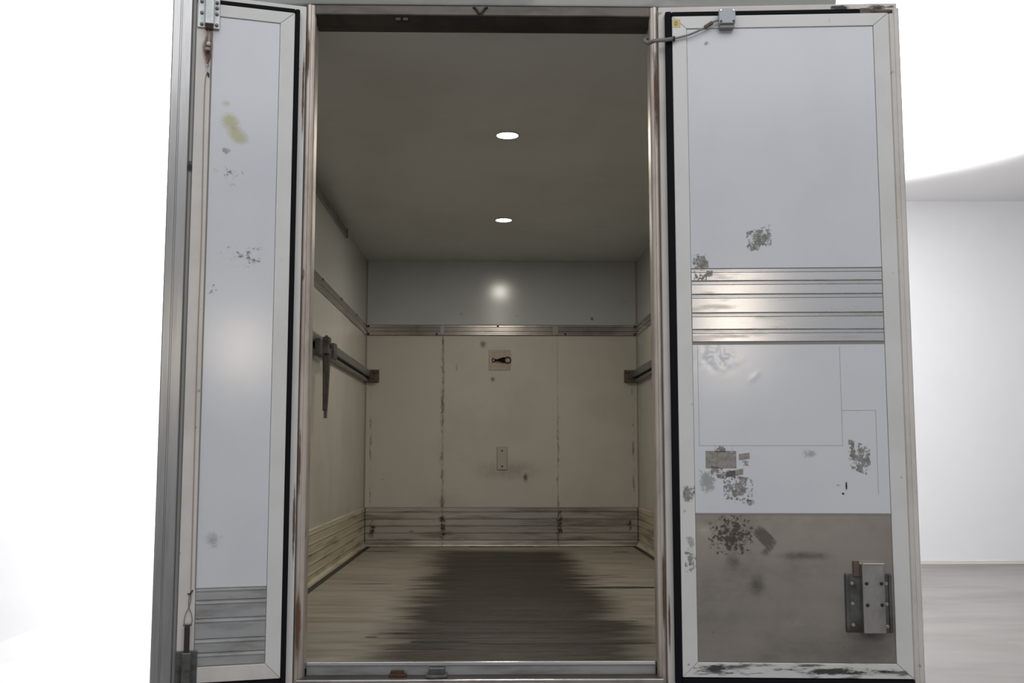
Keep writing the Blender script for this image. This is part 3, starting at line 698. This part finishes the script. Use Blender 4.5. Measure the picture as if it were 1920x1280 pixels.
# upper rail: ribbed aluminium strip round three walls
def rail_profile(z0, z1, t=0.014):
    h = z1 - z0
    return [(0, z0), (t * 0.6, z0), (t, z0 + h * 0.06), (t, z0 + h * 0.22), (t * 0.45, z0 + h * 0.27), (t * 0.45, z0 + h * 0.38), (t * 1.2, z0 + h * 0.44), (t * 1.2, z0 + h * 0.58),
            (t * 0.45, z0 + h * 0.64), (t * 0.45, z0 + h * 0.74), (t, z0 + h * 0.79), (t, z0 + h * 0.94), (t * 0.6, z1), (0, z1)]
rp = rail_profile(RZ0, RZ1)
t = thing('wall_rail', 'ribbed aluminium rail along the left cargo wall, meeting the bulkhead rail', 'rail')
bm = bmesh.new(); prism(bm, [(XL + d, Zt(z)) for d, z in rp], 'y', Y1, YB - 0.016); obj('strip', bm, 'rail_aluminium', t)
for y in (2.75, 3.62, 4.5):
    bm = bmesh.new(); cyl(bm, (XL + 0.015, y, Zt(1.92)), 'x', 0.008, 0.006, 10); obj('screw', bm, 'bolt_dark', t)
t = thing('wall_rail', 'short visible ribbed rail on the right cargo wall beside the wide door', 'rail')
bm = bmesh.new(); prism(bm, [(XR - d, Zt(z)) for d, z in rp], 'y', Y1, YB - 0.016); obj('strip', bm, 'rail_aluminium', t)
t = thing('wall_rail', 'long ribbed aluminium rail across the bulkhead above the hook plate', 'rail')
for x0, x1 in ((XL + 0.016, -0.437), (-0.43, 0.553), (0.56, XR - 0.016)):
    bm = bmesh.new(); prism(bm, [(YB - d, Zt(z)) for d, z in rp], 'x', x0, x1); obj('strip', bm, 'rail_aluminium', t)
bx('joint_cover', -0.455, -0.415, YB - 0.019, YB, Zt(1.842), Zt(1.928), 'rail_aluminium', t, 0.002)
bx('joint_cover', 0.535, 0.59, YB - 0.019, YB, Zt(1.842), Zt(1.928), 'rail_aluminium', t, 0.002)
for x, z in ((-1.085, 1.918), (-1.085, 1.85), (-0.485, 1.85), (0.055, 1.92), (0.65, 1.85), (1.265, 1.918), (1.265, 1.85)):
    bm = bmesh.new(); cyl(bm, (x, YB - 0.016, Zt(z)), 'y', 0.010, 0.008, 10); obj('screw', bm, 'bolt_dark', t)

# ceiling-height strip on the left wall
t = thing('cornice_strip', 'dark aluminium strip high on the left cargo wall under the ceiling', 'strip')
bm = bmesh.new(); prism(bm, [(XL + d, Zt(z)) for d, z in rail_profile(2.425, 2.49, 0.012)], 'y', Y1, 3.854); obj('strip', bm, 'track_steel', t)
bx('end_cap', XL, XL + 0.018, 3.85, 3.858, Zt(2.422), Zt(2.493), 'galvanised_dark', t)

# lower load tracks: hollow section with a slot, bracketed to the bulkhead
TZ0, TZ1 = 1.4256, 1.5358
def track(x, s, lab):
    t = thing('load_track', lab, 'load track', group='lower load tracks')
    h = TZ1 - TZ0
    p = [(0, TZ0), (0.030, TZ0), (0.034, TZ0 + 0.006), (0.034, TZ0 + 0.022), (0.014, TZ0 + 0.026), (0.014, TZ0 + 0.038), (0.046, TZ0 + 0.042), (0.050, TZ0 + 0.048), (0.050, TZ1 - 0.022),
         (0.036, TZ1 - 0.004), (0.02, TZ1), (0, TZ1)]
    bm = bmesh.new(); prism(bm, [(x + s * d, Zt(z)) for d, z in p], 'y', Y1, YB - 0.004); obj('channel', bm, 'track_steel', t)
    bx('slot', min(x + s * 0.010, x + s * 0.0148), max(x + s * 0.010, x + s * 0.0148), Y1, YB - 0.01, Zt(TZ0 + 0.0255), Zt(TZ0 + 0.0385), 'track_slot', t)
    a, b = x + s * 0.02, x + s * 0.122
    br = bx('end_bracket', min(a, b), max(a, b), YB - 0.010, YB, Zt(TZ0 - 0.004), Zt(TZ1 - 0.002), 'bracket_rusty', t, 0.002)
    c, d_ = x + s * 0.046, x + s * 0.112
    bx('gusset', min(c, d_), max(c, d_), YB - 0.045, YB - 0.008, Zt(TZ0), Zt(TZ0 + 0.012), 'bracket_rusty', br)
    for dx, dz in ((0.075, 0.085), (0.075, 0.03), (0.105, 0.085)):
        bm = bmesh.new(); cyl(bm, (x + s * dx, YB - 0.013, Zt(TZ0 + dz)), 'y', 0.008, 0.007, 8); obj('bolt', bm, 'bolt_dark', br)
    return t
track(XL, 1, 'slotted steel load track on the left cargo wall, carrying the hanging bar')
track(XR, -1, 'slotted steel load track on the right cargo wall, mostly hidden by the door post')

# load bar hanging from the left track
XB = XL + 0.05
t = thing('load_bar', 'dark tapered steel load bar hanging from the left track', 'load bar', (XB, 2.47, Zt(1.455)))
bx('carriage', -0.002, 0.030, -0.20, -0.04, -0.072, 0.030, 'arm_steel', t, 0.004)
bm = bmesh.new(); box(bm, 0.022, 0.062, -0.055, 0.035, -0.05, 0.055); obj('head', bm, 'galvanised_dark', t, 0.005)
bx('stop_block', -0.002, 0.055, 0.22, 0.33, -0.055, 0.045, 'galvanised_dark', t, 0.004)
bx('link_plate', 0.005, 0.020, -0.05, 0.24, -0.02, 0.03, 'galvanised_dark', t, 0.002)
bm = bmesh.new()
A = [(0.020, -0.040, -0.04), (0.062, -0.040, -0.04), (0.062, 0.025, -0.04), (0.020, 0.025, -0.04)]
B = [(0.026, -0.038, -0.40), (0.052, -0.038, -0.40), (0.052, -0.004, -0.40), (0.026, -0.004, -0.40)]
va = [bm.verts.new(p) for p in A]; vb = [bm.verts.new(p) for p in B]
for j in range(4): bm.faces.new((va[j], va[(j + 1) % 4], vb[(j + 1) % 4], vb[j]))
bm.faces.new(va); bm.faces.new(vb[::-1])
obj('arm', bm, 'arm_steel', t, 0.003)
bx('tip', 0.032, 0.050, -0.030, -0.006, -0.445, -0.395, 'galvanised_dark', t, 0.002)
bm = bmesh.new(); cyl(bm, (0.064, -0.01, 0.0), 'x', 0.014, 0.012, 12); obj('pivot_bolt', bm, 'bolt_dark', t)
bm = bmesh.new(); cyl(bm, (0.04, -0.02, 0.06), 'z', 0.008, 0.012, 8); obj('set_screw', bm, 'bolt_dark', t)

# hook plate with shackle and ring on the bulkhead
t = thing('hook_plate', 'square tan plate with black lashing shackle on the bulkhead', 'hook plate', (0.071, YB, Zt(1.53)))
bx('plate', -0.098, 0.098, -0.005, 0.0, 0.0, 0.18, 'plate_tan', t, 0.002)
bx('keeper', -0.085, 0.02, -0.009, -0.004, 0.07, 0.105, 'plate_wall', t, 0.002)
bm = bmesh.new()
prism(bm, [(-0.045, 0.079), (-0.02, 0.080), (0.03, 0.068), (0.045, 0.066), (0.045, 0.116), (0.03, 0.114), (-0.02, 0.098), (-0.045, 0.098)], 'y', -0.030, -0.008)
obj('shackle', bm, 'rubber_black', t, 0.004)
bm = bmesh.new(); tube(bm, [(-0.054 + 0.013 * math.cos(a), -0.016, 0.089 + 0.013 * math.sin(a)) for a in [k * math.pi / 8 for k in range(16)]], 0.005, 8, True); obj('eye', bm, 'bolt_dark', t)
bm = bmesh.new(); tube(bm, [(0.071 + 0.026 * math.cos(a), -0.018, 0.091 + 0.026 * math.sin(a)) for a in [k * math.pi / 10 for k in range(20)]], 0.0055, 8, True); obj('ring', bm, 'bolt_dark', t)

# small riveted plate lower on the bulkhead
t = thing('wall_plate', 'small narrow riveted plate low on the bulkhead centre', 'wall plate', (0.093, YB, Zt(0.66)))
bx('plate', -0.043, 0.043, -0.006, 0.0, 0.0, 0.195, 'plate_wall', t, 0.003)
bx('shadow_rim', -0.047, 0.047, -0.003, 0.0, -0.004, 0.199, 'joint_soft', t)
for z in (0.03, 0.165):
    bm = bmesh.new(); cyl(bm, (0, -0.008, z), 'y', 0.008, 0.005, 12); obj('rivet', bm, 'bolt_dark', t)

# dirt on the bulkhead
yw = YB - 0.0012
dec_y('dirt_mark', -0.475, -0.385, Zt(0.34), Zt(1.83), yw, 'seam_dirt', wb)
for x in (0.545, 1.205, -1.095): dec_y('dirt_mark', x, x + 0.075, Zt(0.34), Zt(1.4), yw, 'seam_dirt_faint', wb)
dec_y('dirt_mark', -0.03, 0.05, Zt(1.41), Zt(1.50), yw, 'brown_stain', wb)
dec_y('dirt_mark', -0.34, -0.27, Zt(1.52), Zt(1.60), yw, 'seam_dirt_faint', wb)
dec_y('dirt_mark', 0.26, 0.34, Zt(0.52), Zt(0.66), yw, 'brown_stain', wb)
dec_y('dirt_mark', -0.3, 0.62, Zt(0.52), Zt(0.80), yw, 'dull_smudge', wb)
dec_y('dirt_mark', -0.13, -0.02, Zt(1.70), Zt(1.82), yw, 'brown_stain', wb)
dec_y('dirt_mark', -0.34, -0.2, Zt(2.02), Zt(2.10), yw, 'seam_dirt_faint', wb)
dec_y('dirt_mark', 0.86, 0.92, Zt(1.96), Zt(2.02), yw, 'brown_stain', wb)
for x in (-0.463, 0.555):
    dec_y('dirt_mark', x, x + 0.075, Zt(0.04), Zt(0.33), YB - 0.0175, 'kick_dirt', kb)
dec_y('dirt_mark', 1.17, 1.23, Zt(0.12), Zt(0.26), YB - 0.0175, 'kick_dirt', kb)
dec_y('dirt_mark', -1.07, -0.99, Zt(0.05), Zt(0.24), YB - 0.0175, 'kick_dirt', kb)

# black scuffs and specks on the floor
for x, y, lx, ly in ((-0.30, 0.33, 0.14, 0.012), (-0.52, 0.62, 0.03, 0.012), (1.06, 4.7, 0.07, 0.03), (0.72, 3.0, 0.14, 0.012), (0.8, 2.9, 0.1, 0.012), (-0.75, 2.55, 0.14, 0.012), (-0.34, 2.75, 0.2, 0.012), (-0.36, 2.3, 0.15, 0.02), (0.74, 2.35, 0.3, 0.05), (-0.9, 4.8, 0.14, 0.03), (0.3, 0.45, 0.4, 0.02), (0.0, 0.72, 0.5, 0.02), (0.2, 1.05, 0.5, 0.02), (-0.22, 0.5, 0.12, 0.03)):
    decal('scuff', [(x - lx, y - ly, Zt(0.0006)), (x + lx, y - ly, Zt(0.0006)), (x + lx, y + ly, Zt(0.0006)), (x - lx, y + ly, Zt(0.0006))], 'black_scuff', fl)

# flexible conduit from the door post to the junction box
M = Matrix.Translation((0.66, -0.07, Z0)) @ Matrix.Rotation(math.radians(-3.6), 4, 'Z')
def dp(x, y, z): return M @ Vector((x, y, z))
t = thing('conduit_cable', 'grey corrugated conduit and cable looping to the junction box', 'cable')
path = smooth_path([Vector((0.634, 0.06, Zt(2.475))), Vector((0.622, 0.045, Zt(2.462))), Vector((0.612, 0.0, Zt(2.437))), Vector((0.622, -0.045, Zt(2.412))), dp(-0.022, -0.012, 2.406), dp(0.02, -0.016, 2.408), dp(0.052, -0.016, 2.412)], 12)
bm = bmesh.new(); tube(bm, path, [0.0088 if i % 2 else 0.0072 for i in range(len(path))], 10); obj('conduit', bm, 'cable_grey', t)
bm = bmesh.new(); c = dp(0.055, -0.016, 2.412); cyl(bm, c, 'x', 0.0105, 0.008, 12); obj('clamp', bm, 'bolt_dark', t)
path = smooth_path([dp(0.052, -0.016, 2.412), dp(0.112, -0.016, 2.427), dp(0.15, -0.017, 2.442), dp(0.178, -0.018, 2.456), dp(0.205, -0.02, 2.474), dp(0.232, -0.02, 2.484)], 10)
bm = bmesh.new(); tube(bm, path, [0.0046 if i % 2 else 0.004 for i in range(len(path))], 8); obj('cable', bm, 'cable_grey', t)
bm = bmesh.new(); tube(bm, [dp(0.176, -0.0185, 2.455), dp(0.206, -0.02, 2.474)], 0.0075, 10); obj('gland', bm, 'bracket_rusty', t)
